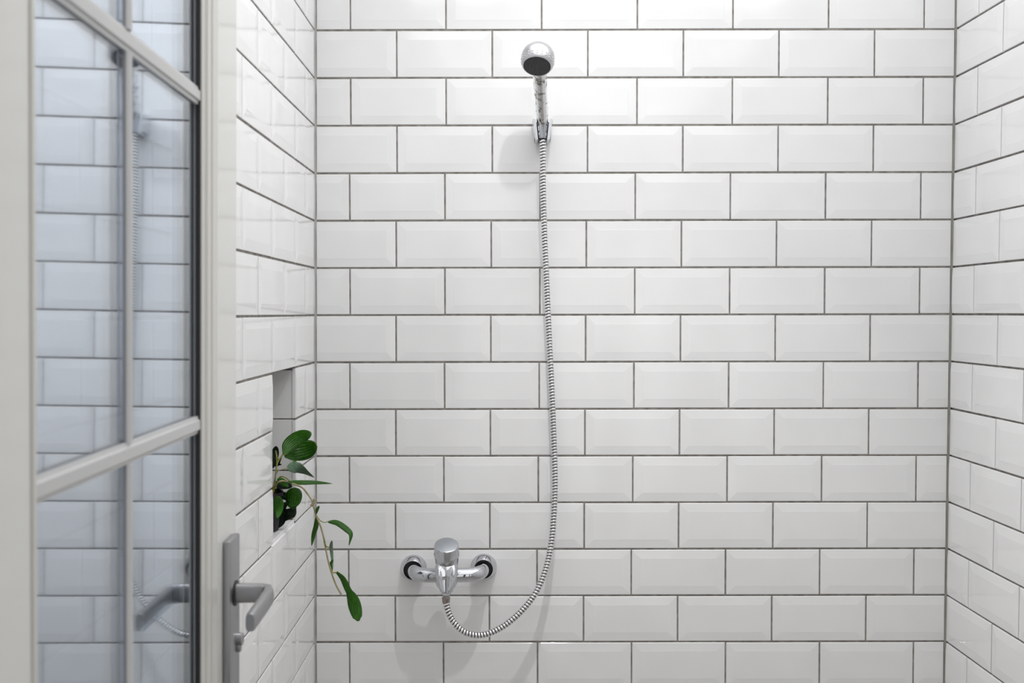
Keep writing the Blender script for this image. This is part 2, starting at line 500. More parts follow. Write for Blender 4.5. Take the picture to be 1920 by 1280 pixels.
# sealant in the two corners of the shower
def corner_seal(name, x, sgn, col):
    m, nt, b = new_mat('corner_sealant_' + name)
    b.inputs['Roughness'].default_value = 0.6
    nz = bump_noise(nt, b, 30.0, 0.3, 0.001, 4, 'World'); ramp_color(nt, b, nz, [c * 0.75 for c in col], col, 0.3, 0.7)
    bm = bmesh.new()
    pr = [(x - sgn * 0.001, 0.002), (x + sgn * 0.0042, 0.002), (x + sgn * 0.0040, -0.0002), (x + sgn * 0.0018, -0.0016), (x + sgn * 0.0003, -0.0042), (x - sgn * 0.001, -0.0042)]
    a = [bm.verts.new((px, py, 0.001)) for px, py in pr]; c = [bm.verts.new((px, py, CEIL - 0.001)) for px, py in pr]
    for i in range(6): bm.faces.new((a[i], a[(i + 1) % 6], c[(i + 1) % 6], c[i]))
    bm.faces.new(a[::-1]); bm.faces.new(c); bmesh.ops.recalc_face_normals(bm, faces=bm.faces)
    o = link_mesh(name, bm, m); o['kind'] = 'structure'
corner_seal('trim_2', 0.0, 1, (0.42, 0.41, 0.39))
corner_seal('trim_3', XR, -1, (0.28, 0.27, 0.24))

# rest of the room -------------------------------------------
bm = bmesh.new(); box(bm, -0.2, 0.02, -ROOM, -L_END - 0.075, 0, CEIL)
o = link_mesh('wall_side', bm, M_WHITE); o['kind'] = 'structure'
bm = bmesh.new()
box(bm, -0.25, 0.08, -ROOM - 0.12, -ROOM, 0, CEIL); box(bm, 1.36, 1.75, -ROOM - 0.12, -ROOM, 0, CEIL)
box(bm, 0.08, 1.36, -ROOM - 0.12, -ROOM, 0, 0.2); box(bm, 0.08, 1.36, -ROOM - 0.12, -ROOM, 2.2, CEIL)
o = link_mesh('wall_front', bm, M_WHITE); o['kind'] = 'structure'
bm = bmesh.new(); box(bm, -0.25, 1.8, -ROOM - 0.12, 0.15, -0.12, 0.0)
floor = link_mesh('floor', bm, M_FLOOR); floor['kind'] = 'structure'
bm = bmesh.new(); box(bm, -0.25, 1.8, -ROOM - 0.12, 0.15, CEIL, CEIL + 0.12)
o = link_mesh('ceiling', bm, M_WHITE); o['kind'] = 'structure'
# unseen window with dark bars, added behind the camera around the fill light
w1 = empty('added_window_1', (0.72, -ROOM - 0.02, 0.2), kind='structure')
bm = bmesh.new()
box(bm, -0.639, -0.585, -0.03, 0.06, 0.001, 1.999, bevel=0.003); box(bm, 0.585, 0.639, -0.03, 0.06, 0.001, 1.999, bevel=0.003)
box(bm, -0.585, 0.585, -0.03, 0.06, 0.001, 0.045, bevel=0.003); box(bm, -0.585, 0.585, -0.03, 0.06, 1.955, 1.999, bevel=0.003)
link_mesh('added_window_frame', bm, M_WOOD, w1)
for x0, x1 in ((-0.31, -0.19), (0.19, 0.31)):
    bm = bmesh.new(); box(bm, x0, x1, 0.066, 0.10, 0.001, 1.999, bevel=0.003); link_mesh('added_mullion', bm, M_WOOD, w1)  # bars added to put dark streaks into the chrome reflections
bm = bmesh.new(); box(bm, -0.587, 0.587, -0.012, -0.006, 0.043, 1.957)
link_mesh('added_frosted_pane', bm, M_WHITE, w1)
# ceiling spot, and unseen panels added to carry the fill lights
def downlight(x, y):
    t = empty('downlight', (x, y, CEIL - 0.03), 'small round recessed ceiling spot above the shower', 'lamp')
    bm = bmesh.new()
    lathe(bm, Vector((0, 0, 0)), Vector((0, 0, -1)), [(-0.001, 0.045), (0.003, 0.045), (0.005, 0.042), (0.005, 0.034), (0.001, 0.03)], 32, cap0=True, cap1=False)
    link_mesh('trim_ring', bm, M_ALU, t, smooth=True)
    return t
downlight(*DOWN)
for (y, hl, lab) in ((-0.60, 0.51, 'square white panel added above the shower as a fill light'), (-2.15, 1.01, 'long white panel added above the rear of the room as a fill light')):
    t = empty('added_fill_panel', (0.70, y, CEIL), lab, 'lamp')
    bm = bmesh.new(); box(bm, -0.62, 0.62, -hl, hl, -0.03, -0.001, bevel=0.003)
    link_mesh('fill_panel_housing', bm, M_WHITE, t)

# ------------------------------------------------------------------ glazed door leaf on the left
DA, DB, DC = 0.0634199, 0.03650636, 0.00369952
M0 = 1.0104
s_ax = Vector((DB, -1, 0)).normalized()
z_ax = Vector((DC, 0, 1)).normalized()
n_ax = z_ax.cross(s_ax).normalized(); z_ax = s_ax.cross(n_ax).normalized()
org = Vector((DA + DB * M0 + DC * (0.012 - ZD), -M0, 0.012))
door = empty('door_1', (0, 0, 0), kind='structure')
door['label'] = 'white glazed door leaf standing open against the left tiled wall'
door.matrix_world = Matrix(((s_ax.x, n_ax.x, z_ax.x, org.x), (s_ax.y, n_ax.y, z_ax.y, org.y),
                            (s_ax.z, n_ax.z, z_ax.z, org.z), (0, 0, 0, 1)))
NF = 0.006           # leaf face in front of the pane
NB = -0.042          # leaf back
SF, SG, SN, SE = 0.091, 0.153, 0.546, 0.670   # stile edge, glass start, near stile start, leaf end
ZT = 2.09; ZR0, ZR1 = 0.20, 1.99
bm = bmesh.new(); box(bm, 0, SF, NB, NF, 0, ZT, bevel=0.0025); link_mesh('stile', bm, M_PVC, door)
bm = bmesh.new(); box(bm, SN + 0.004, SE, NB, NF, 0, ZT, bevel=0.0025); link_mesh('stile', bm, M_PVC, door)
bm = bmesh.new(); box(bm, SF, SN + 0.004, NB, NF - 0.0005, 0, ZR0, bevel=0.001); link_mesh('rail', bm, M_PVC, door)
bm = bmesh.new(); box(bm, SF, SN + 0.004, NB, NF - 0.0005, ZR1, ZT, bevel=0.001); link_mesh('rail', bm, M_PVC, door)
# stepped glazing bead on the far stile (profile in s, n)
def prism(bm, prof, z0, z1, mi=0):
    a = [bm.verts.new((s, n, z0)) for s, n in prof]; c = [bm.verts.new((s, n, z1)) for s, n in prof]
    k = len(prof)
    for i in range(k): bm.faces.new((a[i], a[(i + 1) % k], c[(i + 1) % k], c[i])).material_index = mi
    bm.faces.new(a[::-1]).material_index = mi; bm.faces.new(c).material_index = mi
bead = [(SF - 0.001, -0.002), (SF - 0.001, 0.0050), (SF + 0.0012, 0.0030), (SF + 0.003, 0.0056), (SF + 0.0052, 0.0082), (SF + 0.026, 0.0084), (SF + 0.0275, 0.0070),
        (SF + 0.036, 0.0068), (SF + 0.039, 0.0088), (SF + 0.048, 0.0088), (SF + 0.050, 0.0066), (SG - 0.0012, 0.0064), (SG - 0.0012, -0.002)]
bm = bmesh.new(); prism(bm, bead, ZR0, ZR1); bmesh.ops.recalc_face_normals(bm, faces=bm.faces); link_mesh('bead', bm, M_BEAD, door)
bead2 = [(SN + 0.005, 0.0072), (SN, 0.0072), (SN, 0.0006), (SN + 0.005, 0.0006)]
bm = bmesh.new(); prism(bm, bead2, ZR0, ZR1); bmesh.ops.recalc_face_normals(bm, faces=bm.faces); link_mesh('bead', bm, M_BEAD, door)
bm = bmesh.new(); box(bm, SG - 0.0011, SG, 0.0002, 0.0048, ZR0, ZR1); link_mesh('gasket_and_shade_strip', bm, M_RUBBER, door)
bm = bmesh.new(); box(bm, SG - 0.006, SN + 0.008, -0.0032, 0.0, ZR0 - 0.01, ZR1 + 0.01, mi=1)
bm.normal_update()
for f in bm.faces:
    if f.normal.y > 0.9: f.material_index = 0
link_mesh('pane', bm, [M_GLASS, M_GLASS_B], door)
# glazing bars
def bar_v(s0, z0, z1):
    pr = [(s0 - 0.0058, 0.0026), (s0 - 0.0058, 0.0034), (s0 - 0.0030, 0.0050), (s0 - 0.0008, 0.0050), (s0, 0.0042), (s0 + 0.0008, 0.0050),
          (s0 + 0.0030, 0.0050), (s0 + 0.0058, 0.0034), (s0 + 0.0058, 0.0026)]
    bm = bmesh.new(); prism(bm, pr, z0, z1); bmesh.ops.recalc_face_normals(bm, faces=bm.faces)
    return link_mesh('glazing_bar', bm, M_BAR, door)
def bar_h(zc, s0, s1):
    pr = [(zc - 0.0088, 0.0003), (zc - 0.0088, 0.0026), (zc - 0.0060, 0.0030), (zc - 0.0045, 0.0050), (zc + 0.0045, 0.0050),
          (zc + 0.0060, 0.0030), (zc + 0.0088, 0.0026), (zc + 0.0088, 0.0003)]
    bm = bmesh.new()
    a = [bm.verts.new((s0, n, z)) for z, n in pr]; c = [bm.verts.new((s1, n, z)) for z, n in pr]
    for i in range(8): bm.faces.new((a[i], a[(i + 1) % 8], c[(i + 1) % 8], c[i]))
    bm.faces.new(a[::-1]); bm.faces.new(c); bmesh.ops.recalc_face_normals(bm, faces=bm.faces)
    return link_mesh('glazing_bar', bm, M_BAR, door)
SV = 0.361
zs = [1.3850 - 0.3255 * k for k in (3, 2, 1, 0)] + [1.7145]
zs = [z - 0.012 for z in zs]
edges = [ZR0] + zs + [ZR1]
for a, b2 in zip(edges, edges[1:]):
    bar_v(SV, a + (0.009 if a != ZR0 else 0), b2 - (0.009 if b2 != ZR1 else 0))
for z in zs:
    bar_h(z, SG, SN)
bm = bmesh.new(); box(bm, SV - 0.0056, SV + 0.0056, 0.0002, 0.0026, ZR0, ZR1); link_mesh('gasket_and_shade_strip', bm, M_BAR_SHADE, door)  # grey strip paints the shaded band beside the vertical bar

# handle
plate = None
bm = bmesh.new(); box(bm, 0.018, 0.064, NF, NF + 0.0085, 1.017 - 0.012, 1.2465 - 0.012, bevel=0.0022)
plate = link_mesh('handle_plate', bm, M_ALU, door, smooth=30)
plate['label'] = 'satin grey metal handle plate'
hz = 1.1834 - 0.012
bm = bmesh.new()
hs = 0.041
# oval collar, neck and grip as one swept bar
def rrect(bm, ring_pts): return [bm.verts.new(p) for p in ring_pts]
def sect(c, ux, hx, hz_, k=20, pw=3.0):
    pts = []
    for i in range(k):
        a = 2 * math.pi * i / k
        ca, sa = math.cos(a), math.sin(a)
        x = hx * math.copysign(abs(ca) ** (2 / pw), ca); z = hz_ * math.copysign(abs(sa) ** (2 / pw), sa)
        pts.append(c + ux * x + Vector((0, 0, 1)) * z)
    return pts
path = [(Vector((hs, NF + 0.008, hz)), Vector((1, 0, 0)), 0.0075, 0.0108),
        (Vector((hs, NF + 0.028, hz)), Vector((1, 0, 0)), 0.0072, 0.0106),
        (Vector((hs + 0.000, NF + 0.037, hz)), Vector((1, -0.25, 0)).normalized(), 0.0070, 0.0106),
        (Vector((hs + 0.004, NF + 0.045, hz)), Vector((0.6, -0.8, 0)).normalized(), 0.0066, 0.0106),
        (Vector((hs + 0.014, NF + 0.0485, hz)), Vector((0.1, -1, 0)).normalized(), 0.0058, 0.0106),
        (Vector((hs + 0.050, NF + 0.0490, hz)), Vector((0, -1, 0)), 0.0053, 0.0104),
        (Vector((hs + 0.108, NF + 0.0490, hz)), Vector((0, -1, 0)), 0.0053, 0.0100),
        (Vector((hs + 0.112, NF + 0.0490, hz)), Vector((0, -1, 0)), 0.0045, 0.0090)]
rings = [rrect(bm, sect(c, u, hx, h2)) for c, u, hx, h2 in path]
for i in range(len(rings) - 1):
    for k in range(20): bm.faces.new((rings[i][k], rings[i][(k + 1) % 20], rings[i + 1][(k + 1) % 20], rings[i + 1][k]))
bm.faces.new(rings[0][::-1]); bm.faces.new(rings[-1]); bmesh.ops.recalc_face_normals(bm, faces=bm.faces)
link_mesh('lever', bm, M_ALU, plate, smooth=35)
bm = bmesh.new(); lathe(bm, Vector((hs, NF + 0.008, hz)), Vector((0, 1, 0)), [(0, 0.0142), (0.0018, 0.0142), (0.0024, 0.013)], 32)
link_mesh('collar', bm, M_RUBBER, plate, smooth=True)
bm = bmesh.new(); lathe(bm, Vector((hs - 0.012, NF + 0.006, 1.1275 - 0.012)), Vector((0, 1, 0)), [(0, 0.0072), (0.0075, 0.0072), (0.0085, 0.0062)], 28, sx=1.0)
box(bm, hs - 0.016, hs - 0.008, NF + 0.006, NF + 0.0125, 1.1275 - 0.026, 1.1275 - 0.014, bevel=0.001)
kc = link_mesh('key_cylinder', bm, M_ALU, plate, smooth=35)
# frame post on which the leaf hangs
bm = bmesh.new(); box(bm, -0.2, 0.16, -L_END - 0.075, -L_END, 0, CEIL, bevel=0.003)
o = link_mesh('trim_1', bm, M_PVC); o['kind'] = 'structure'
for z in (0.35, 1.75):
    bm = bmesh.new(); lathe(bm, Vector((SE + 0.003, NF + 0.004, z)), Vector((0, 0, 1)), [(0, 0.007), (0.002, 0.0085), (0.088, 0.0085), (0.09, 0.007)], 18)
    link_mesh('hinge', bm, M_PVC, door, smooth=True)

# ------------------------------------------------------------------ shower mixer
mix = empty('shower_mixer', unp(837, 1070, 0.0), 'chrome single-lever shower mixer on the back wall with hose attached', 'tap')
def rel(o_):
    return o_.matrix_parent_inverse
def addp(name, bm, mat, parent, root, smooth=40):
    """mesh built in world space, re-centred on its root empty"""
    for v in bm.verts: v.co = v.co - root.location
    return link_mesh(name, bm, mat, parent, smooth=smooth)
FWD = Vector((0, -1, 0))
# rosettes and elbow arms
for side, (fx, fy), pts in (
    (-1, (776, 1064), [(776, 1066, .004), (776, 1068, .024), (777, 1071, .037), (782, 1075, .049), (796, 1078, .057), (820, 1078, .059), (836, 1078, .059)]),
    (1, (907, 1062), [(907, 1064, .004), (906, 1066, .024), (904, 1070, .037), (898, 1074, .049), (884, 1077, .057), (858, 1078, .059), (838, 1078, .059)])):
    c = unp(fx, fy, 0.0)
    bm = bmesh.new()
    lathe(bm, c, FWD, [(0.0005, 0.0285), (0.004, 0.0282), (0.010, 0.0262), (0.017, 0.0228), (0.0215, 0.0208), (0.0225, 0.0200), (0.0205, 0.0190), (0.010, 0.0182)], 48, cap1=False)
    ros = addp('rosette', bm, M_CHROME, mix, mix)
    bm = bmesh.new(); lathe(bm, c, FWD, [(0.006, 0.0184), (0.014, 0.0182)], 36)
    addp('dark_reflection_ring', bm, M_RUBBER, ros, mix)  # black ring stands in for the dark reflection inside the rosette
    cp = catmull([unp(*p) for p in pts], 10)
    bm = bmesh.new(); tube(bm, cp, lambda t: 0.0126 + 0.0024 * min(1, t * 2.2), 32)
    addp('arm', bm, M_CHROME, mix, mix, smooth='all')
# central body
bc = unp(837, 1080, 0.060)
bm = bmesh.new()
lathe(bm, bc + Vector((0, 0, -0.034)), Vector((0, 0, 1)), [(0, 0.0110), (0.002, 0.0135), (0.008, 0.0155), (0.014, 0.020), (0.022, 0.0232), (0.036, 0.0242), (0.048, 0.0235), (0.056, 0.020)], 40)
addp('body', bm, M_CHROME, mix, mix)
# tilted cartridge cap
nd = Vector((0.0, -0.42, 0.907)).normalized()
dc = unp(837, 1021, 0.106)
bm = bmesh.new()
lathe(bm, dc, -nd, [(0.0, 0.0235), (0.0008, 0.0247), (0.0020, 0.0252), (0.0200, 0.0252), (0.0212, 0.0262), (0.0245, 0.0262), (0.0257, 0.0250), (0.050, 0.0235), (0.060, 0.020)], 56)
cap = addp('cap', bm, M_CHROME, mix, mix)
M_DISC, nt_, b_ = new_mat('brushed_chrome_disc')
b_.inputs['Base Color'].default_value = (0.34, 0.36, 0.39, 1); b_.inputs['Metallic'].default_value = 0.7; b_.inputs['Roughness'].default_value = 0.35
bump_noise(nt_, b_, 200, 0.05, 0.0003, 2)
bm = bmesh.new(); lathe(bm, dc + nd * 0.0006, -nd, [(0, 0.0225), (0.0004, 0.0235), (0.002, 0.0235)], 48)
addp('cap_disc', bm, M_DISC, cap, mix)
# lever: a spoon that hangs down in front of the body
secs = []   # (px, py, m, half width m, half thickness)
for (px, py, m, hw, ht) in ((837, 1054, .092, .0225, .014), (837, 1063, .102, .0236, .0125), (837, 1072, .1115, .0236, .0105), (837, 1082, .1165, .0218, .0088),
                            (836.5, 1093, .1205, .0185, .0072), (836, 1102, .1235, .0145, .0058), (835.5, 1109, .1255, .0098, .0044), (835.5, 1112.5, .1262, .0045, .0025)):
    secs.append((unp(px, py, m), hw, ht))
bm = bmesh.new(); rings = []
K = 28
for i, (c, hw, ht) in enumerate(secs):
    a = secs[max(0, i - 1)][0]; b2 = secs[min(len(secs) - 1, i + 1)][0]
    t = (b2 - a).normalized(); nrm = Vector((1, 0, 0)).cross(t).normalized()
    if nrm.y > 0: nrm = -nrm
    ring = []
    for k in range(K):
        an = 2 * math.pi * k / K
        x = hw * math.cos(an); y = ht * math.sin(an)
        if y > 0:       # front: dished centre between two ridges
            q = abs(x) / hw
            y = ht * (0.55 + 0.45 * math.exp(-((q - 0.72) / 0.2) ** 2)) * math.sqrt(max(0, 1 - q ** 4)) if i > 1 else y
        ring.append(bm.verts.new(c + Vector((1, 0, 0)) * x + nrm * y))
    rings.append(ring)
for i in range(len(rings) - 1):
    for k in range(K): bm.faces.new((rings[i][k], rings[i][(k + 1) % K], rings[i + 1][(k + 1) % K], rings[i + 1][k]))
bm.faces.new(rings[0][::-1]); bm.faces.new(rings[-1]); bmesh.ops.recalc_face_normals(bm, faces=bm.faces)
lever = addp('lever', bm, M_CHROME, mix, mix, smooth='all')
lm = lever.modifiers.new('sub', 'SUBSURF'); lm.levels = 2; lm.render_levels = 2
# outlet
ob = bc + Vector((0, 0, -0.034))
bm = bmesh.new(); lathe(bm, ob, Vector((0, 0, -1)), [(-0.004, 0.0095), (0.002, 0.0095), (0.003, 0.0100), (0.0045, 0.0100)], 8)
addp('outlet', bm, M_CHROME, mix, mix, smooth=25)

# ------------------------------------------------------------------ hand shower, holder, hose
holder = empty('shower_holder', unp(1017, 245, 0.0), 'chrome wall bracket holding the hand shower near the top of the wall', 'bracket')
hc = unp(1017, 244, 0.045)
# axis of the handset
fc = unp(1007, 124, 0.160)                      # centre of the spray face
nf = Vector((-0.09, -0.46, -0.885)).normalized()
hb = unp(1017.5, 232, 0.050)                    # handle bottom, in the bracket
dome_c = fc - nf * 0.022
htop = dome_c - nf * 0.012
ax = (htop - hb).normalized()
bm = bmesh.new(); box(bm, -0.0185, 0.0185, -0.012, 0.0, -0.020, 0.020, bevel=0.002)
for v in bm.verts: v.co = v.co + holder.location
addp('back_plate', bm, M_CHROME, holder, holder, smooth=30)
def arm(sgn):
    bm = bmesh.new()
    xo_t, xo_b, th_t = 0.0212, 0.0150, 0.0062
    o0 = hc
    vs = []
    for (z, xo, th) in ((-0.022, xo_b, 0.0056), (-0.004, 0.0175, 0.0064), (0.0165, xo_t, 0.0078), (0.0205, xo_t - 0.0008, 0.0055)):
        for (x, y) in ((xo, 0.040), (xo, -0.013), (xo - 0.0015, -0.0165), (xo - th, -0.0165), (xo - th, 0.040)):
            vs.append(bm.verts.new((o0.x + sgn * x, o0.y + y, o0.z + z)))
    for i in range(3):
        for k in range(5):
            bm.faces.new((vs[i * 5 + k], vs[i * 5 + (k + 1) % 5], vs[(i + 1) * 5 + (k + 1) % 5], vs[(i + 1) * 5 + k]))
    bm.faces.new(vs[0:5]); bm.faces.new(vs[15:20]); bmesh.ops.recalc_face_normals(bm, faces=bm.faces)
    addp('arm', bm, M_PLATED, holder, holder, smooth=30)
arm(-1); arm(1)
bm = bmesh.new(); box(bm, hc.x - 0.016, hc.x + 0.016, hc.y - 0.004, hc.y + 0.034, hc.z - 0.021, hc.z + 0.016, bevel=0.001)
addp('core', bm, M_BLACK, holder, holder, smooth=30)

hs_ = empty('hand_shower', hb, 'small chrome hand shower with dark round spray face, hung in the wall bracket', 'shower head')
bm = bmesh.new()
lathe(bm, fc, -nf, [(-0.0005, 0.0268), (-0.001, 0.0280), (0.001, 0.0298), (0.006, 0.0318), (0.013, 0.0330), (0.021, 0.0332), (0.029, 0.0318), (0.036, 0.0285), (0.042, 0.0235), (0.046, 0.016), (0.048, 0.007)], 56, cap0=False)
head = addp('head', bm, M_HEAD, hs_, hs_)
bm = bmesh.new()
for k in range(22):      # small raised facets round the rim
    a = 2 * math.pi * k / 22
    ru, rv, _n = frame_at(nf)
    rd = ru * math.cos(a) + rv * math.sin(a)
    for tt, rr in ((0.0065, 0.0319), (0.0115, 0.0329)):
        lathe(bm, fc - nf * tt + rd * (rr - 0.0006), rd, [(0, 0.0017), (0.0008, 0.0015), (0.0013, 0.0008)], 10)
gr = addp('rim_studs', bm, M_CHROME, head, hs_); gr['kind'] = 'stuff'
bm = bmesh.new(); lathe(bm, fc, -nf, [(-0.0012, 0.0150), (-0.0010, 0.0255), (0.0008, 0.0270), (0.003, 0.0270)], 48)
face = addp('spray_face', bm, M_BLACK, hs_, hs_); face['label'] = 'dark grey spray face'
nz_bm = bmesh.new()
uu, vv, _n = frame_at(nf)
for rr_, cnt in ((0.006, 6), (0.012, 12), (0.018, 18), (0.0235, 24)):
    for k in range(cnt):
        a = 2 * math.pi * k / cnt
        c = fc + uu * (rr_ * math.cos(a)) + vv * (rr_ * math.sin(a)) + nf * 0.0010
        lathe(nz_bm, c, nf, [(0, 0.0008), (0.0008, 0.0006)], 6)
addp('nozzles', nz_bm, M_RUBBER, face, hs_)['kind'] = 'stuff'
cp = catmull([hb + Vector((0, 0, 0)), hb.lerp(htop, 0.35) + Vector((0, 0.002, 0)), hb.lerp(htop, 0.7) + Vector((0, 0.003, 0)), htop], 10)
bm = bmesh.new(); tube(bm, cp, lambda t: 0.0121 + 0.0032 * t, 32)
addp('handle', bm, M_CHROME_WORN, hs_, hs_, smooth='all')
# fluted cone nut at the bottom of the handset (end of the hose)
hose = empty('shower_hose', unp(1018, 262, 0.045), 'ribbed metal shower hose hanging in a loop from hand shower to mixer', 'hose')
nb = unp(1017.5, 259, 0.046)
bm = bmesh.new()
K = 64
prof = [(0.0, 0.0084), (0.0015, 0.0092), (0.026, 0.0122), (0.0285, 0.0128), (0.0300, 0.0118)]
axn = (hb - nb).normalized(); uu, vv, _ = frame_at(axn); uu = Vector((1, 0, 0)); uu = (uu - axn * uu.dot(axn)).normalized(); vv = axn.cross(uu)
rings = []
for j, (t, r) in enumerate(prof):
    ring = []
    for k in range(K):
        a = 2 * math.pi * k / K
        fl = 1.0 - (0.14 if (1 <= j <= 2 and (k % 8) in (0, 1)) else 0.0)
        ring.append(bm.verts.new(nb + axn * t + uu * (r * fl * math.cos(a + math.pi / 2 - 0.1)) + vv * (r * fl * math.sin(a + math.pi / 2 - 0.1))))
    rings.append(ring)
for i in range(len(rings) - 1):
    for k in range(K):
        f = bm.faces.new((rings[i][k], rings[i][(k + 1) % K], rings[i + 1][(k + 1) % K], rings[i + 1][k]))
bm.faces.new(rings[0][::-1]); bm.faces.new(rings[-1]); bmesh.ops.recalc_face_normals(bm, faces=bm.faces)
addp('cone_nut', bm, M_CHROME, hose, hose, smooth=20)

hp = [(1017.5, 258, .046), (1017.8, 290, .042), (1018.3, 350, .034), (1020.5, 430, .026), (1024.5, 520, .021), (1029, 620, .018), (1034, 720, .017), (1038.5, 830, .018),
      (1040.5, 900, .022), (1038.5, 960, .027), (1033, 1020, .034), (1022, 1070, .042), (1003, 1113, .050), (975, 1148, .057), (940, 1176, .063), (905, 1190, .067),
      (874, 1186, .070), (852, 1168, .068), (841, 1148, .065), (837, 1130, .061), (836.3, 1122, .060)]
pts = catmull([unp(*p) for p in hp], 24)
PITCH = 0.0064; SUB = 6; NT = 16
pts, LEN = resample(pts, PITCH / SUB)
T, U = frames(pts)
def at(s):
    x = s / LEN * (len(pts) - 1); i = min(int(x), len(pts) - 2); t = x - i
    return pts[i].lerp(pts[i + 1], t), T[i].lerp(T[i + 1], t).normalized(), U[i].lerp(U[i + 1], t).normalized()
RH = 0.0067
prof_r = [0.70, 0.96, 1.0, 1.0, 1.0, 0.96]
ds = PITCH / SUB
NI = int(LEN / ds) - SUB
bm = bmesh.new(); grid = []
for i in range(NI + 1):
    row = []
    for j in range(NT):
        s = i * ds + PITCH * j / NT
        p, t, u = at(min(s, LEN)); v = t.cross(u); a = 2 * math.pi * j / NT
        r = RH * prof_r[i % SUB]
        row.append(bm.verts.new(p + u * (r * math.cos(a)) + v * (r * math.sin(a))))
    grid.append(row)
for i in range(NI):
    for j in range(NT):
        if j < NT - 1: a, b2, c, d = grid[i][j], grid[i][j + 1], grid[i + 1][j + 1], grid[i + 1][j]
        else:
            if i + SUB + 1 > NI: continue
            a, b2, c, d = grid[i][j], grid[i + SUB][0], grid[i + SUB + 1][0], grid[i + 1][j]
        f = bm.faces.new((a, b2, c, d)); f.material_index = 1 if i % SUB in (5, 0) else 0
bmesh.ops.recalc_face_normals(bm, faces=bm.faces)
addp('ribbed_tube', bm, [M_HOSE, M_GROOVE], hose, hose, smooth='all')
pe = pts[-1]
bm = bmesh.new(); lathe(bm, pe + Vector((0, 0, -0.010)), Vector((0, 0, 1)), [(0, 0.0070), (0.002, 0.0080), (0.009, 0.0086), (0.012, 0.0090), (0.0128, 0.0084)], 12)
cn = addp('end_nut', bm, M_COPPER, hose, hose, smooth=25); cn['label'] = 'dull brass hose nut'

# ------------------------------------------------------------------ plant in the niche
plant = empty('potted_plant', along_l((NM0 + NM1) / 2, -0.046) + Vector((0, 0, NZ0 + 0.001)), 'green trailing houseplant in a black pot standing in the tiled wall niche', 'plant')
pc = plant.location.copy()
bm = bmesh.new()
lathe(bm, pc, Vector((0, 0, 1)), [(0, 0.032), (0.001, 0.034), (0.062, 0.040), (0.064, 0.043), (0.072, 0.043), (0.072, 0.040), (0.062, 0.0385)], 36)
pot = addp('pot', bm, M_POT, plant, plant)
bm = bmesh.new(); lathe(bm, pc, Vector((0, 0, 1)), [(0.058, 0.038), (0.0635, 0.0375), (0.065, 0.02)], 30)
addp('soil', bm, M_SOIL, plant, plant)
def leaf(pts_, hw, mat, side=None, cup=0.15, tipw=0.35, nl=14, nw=8, shape=None):
    """pts_: world spine points; hw: half width; side: direction of the leaf's width"""
    sp = catmull(pts_, 6); sp, L = resample(sp, 1e9) if False else (sp, 0)
    n = len(sp); T_, U_ = frames(sp)
    bm = bmesh.new(); uvl = bm.loops.layers.uv.new('UVMap')
    g = []
    for i in range(n):
        t = i / (n - 1)
        w = hw * (shape(t) if shape else (math.sin(math.pi * min(1, t ** 0.8 * 0.985 + 0.012)) ** 0.75))
        sd = side if not callable(side) else side(t)
        sd = (sd - T_[i] * sd.dot(T_[i])).normalized(); nn = T_[i].cross(sd).normalized()
        if nn.y > 0: nn = -nn
        row = []
        for k in range(nw + 1):
            c = (k / nw) * 2 - 1
            row.append((bm.verts.new(sp[i] + sd * (w * c) - nn * (cup * w * c * c) ), (t, c * 0.5 + 0.5)))
        g.append(row)
    for i in range(n - 1):
        for k in range(nw):
            q = (g[i][k], g[i][k + 1], g[i + 1][k + 1], g[i + 1][k])
            f = bm.faces.new([x[0] for x in q])
            for lp, x in zip(f.loops, q): lp[uvl].uv = x[1]
    o = addp('leaf', bm, mat, plant, plant, smooth='all')
    sm = o.modifiers.new('thick', 'SOLIDIFY'); sm.thickness = 0.0005
    return o
def Lf(spec, hwpx, mat, side, cup=0.15, shape=None):
    p = [unp(*s) for s in spec]
    d = 2.198 - sum(s[2] for s in spec) / len(spec)
    return leaf(p, hwpx / F_PX * d, mat, Vector(side), cup, shape=shape)
ROUND = lambda t: max(0.02, math.sin(math.pi * min(1.0, 0.02 + 0.97 * t ** 1.25))) ** 0.55
# crown in the niche
Lf([(533, 852, .31), (542, 834, .29), (560, 820, .28), (584, 812, .28)], 14.5, M_LEAF, (-0.6, 0.3, 0.8), 0.25, shape=ROUND)
Lf([(533, 853, .31), (553, 848, .27), (575, 842, .26), (594, 834, .265)], 18.5, M_LEAF, (-0.25, 0.2, 0.95), 0.2, shape=ROUND)
Lf([(538, 878, .33), (553, 876, .30), (569, 883, .29), (589, 895, .29)], 11, M_LEAF_G, (0.35, 0.5, -0.85), 0.1)
Lf([(548, 862, .30), (556, 868, .29), (564, 878, .28)], 5, M_LEAF_B, (-0.6, 0.2, 0.8))
Lf([(540, 903, .33), (565, 904, .31), (592, 904, .30), (623, 906.5, .30)], 4.5, M_LEAF, (0.05, 0.6, 0.8), 0.3)
Lf([(520, 897, .34), (531, 904, .33), (541, 913, .33)], 6, M_LEAF_B, (0.5, 0.2, 0.8))
Lf([(553, 914, .32), (551, 928, .30), (549, 943, .295), (548, 954, .30)], 15.5, M_LEAF_B, (1, 0.1, 0.05), 0.2)
Lf([(520, 930, .36), (522, 943, .35), (522, 957, .35), (520, 972, .36)], 9.5, M_LEAF_B, (1, 0.2, 0.1), 0.25)
Lf([(556, 948, .30), (546, 955, .29), (541, 966, .29), (534, 977, .30)], 13, M_LEAF_D, (0.9, 0.2, 0.45), 0.2)
Lf([(548, 912, .30), (535, 908, .31), (522, 908, .32), (514, 903, .33)], 9, M_LEAF_D, (0.1, 0.3, 0.95), 0.2)
Lf([(520, 915, .31), (526, 925, .30), (534, 935, .30), (542, 944, .31)], 9, M_LEAF_D, (0.8, 0.2, -0.6), 0.2)
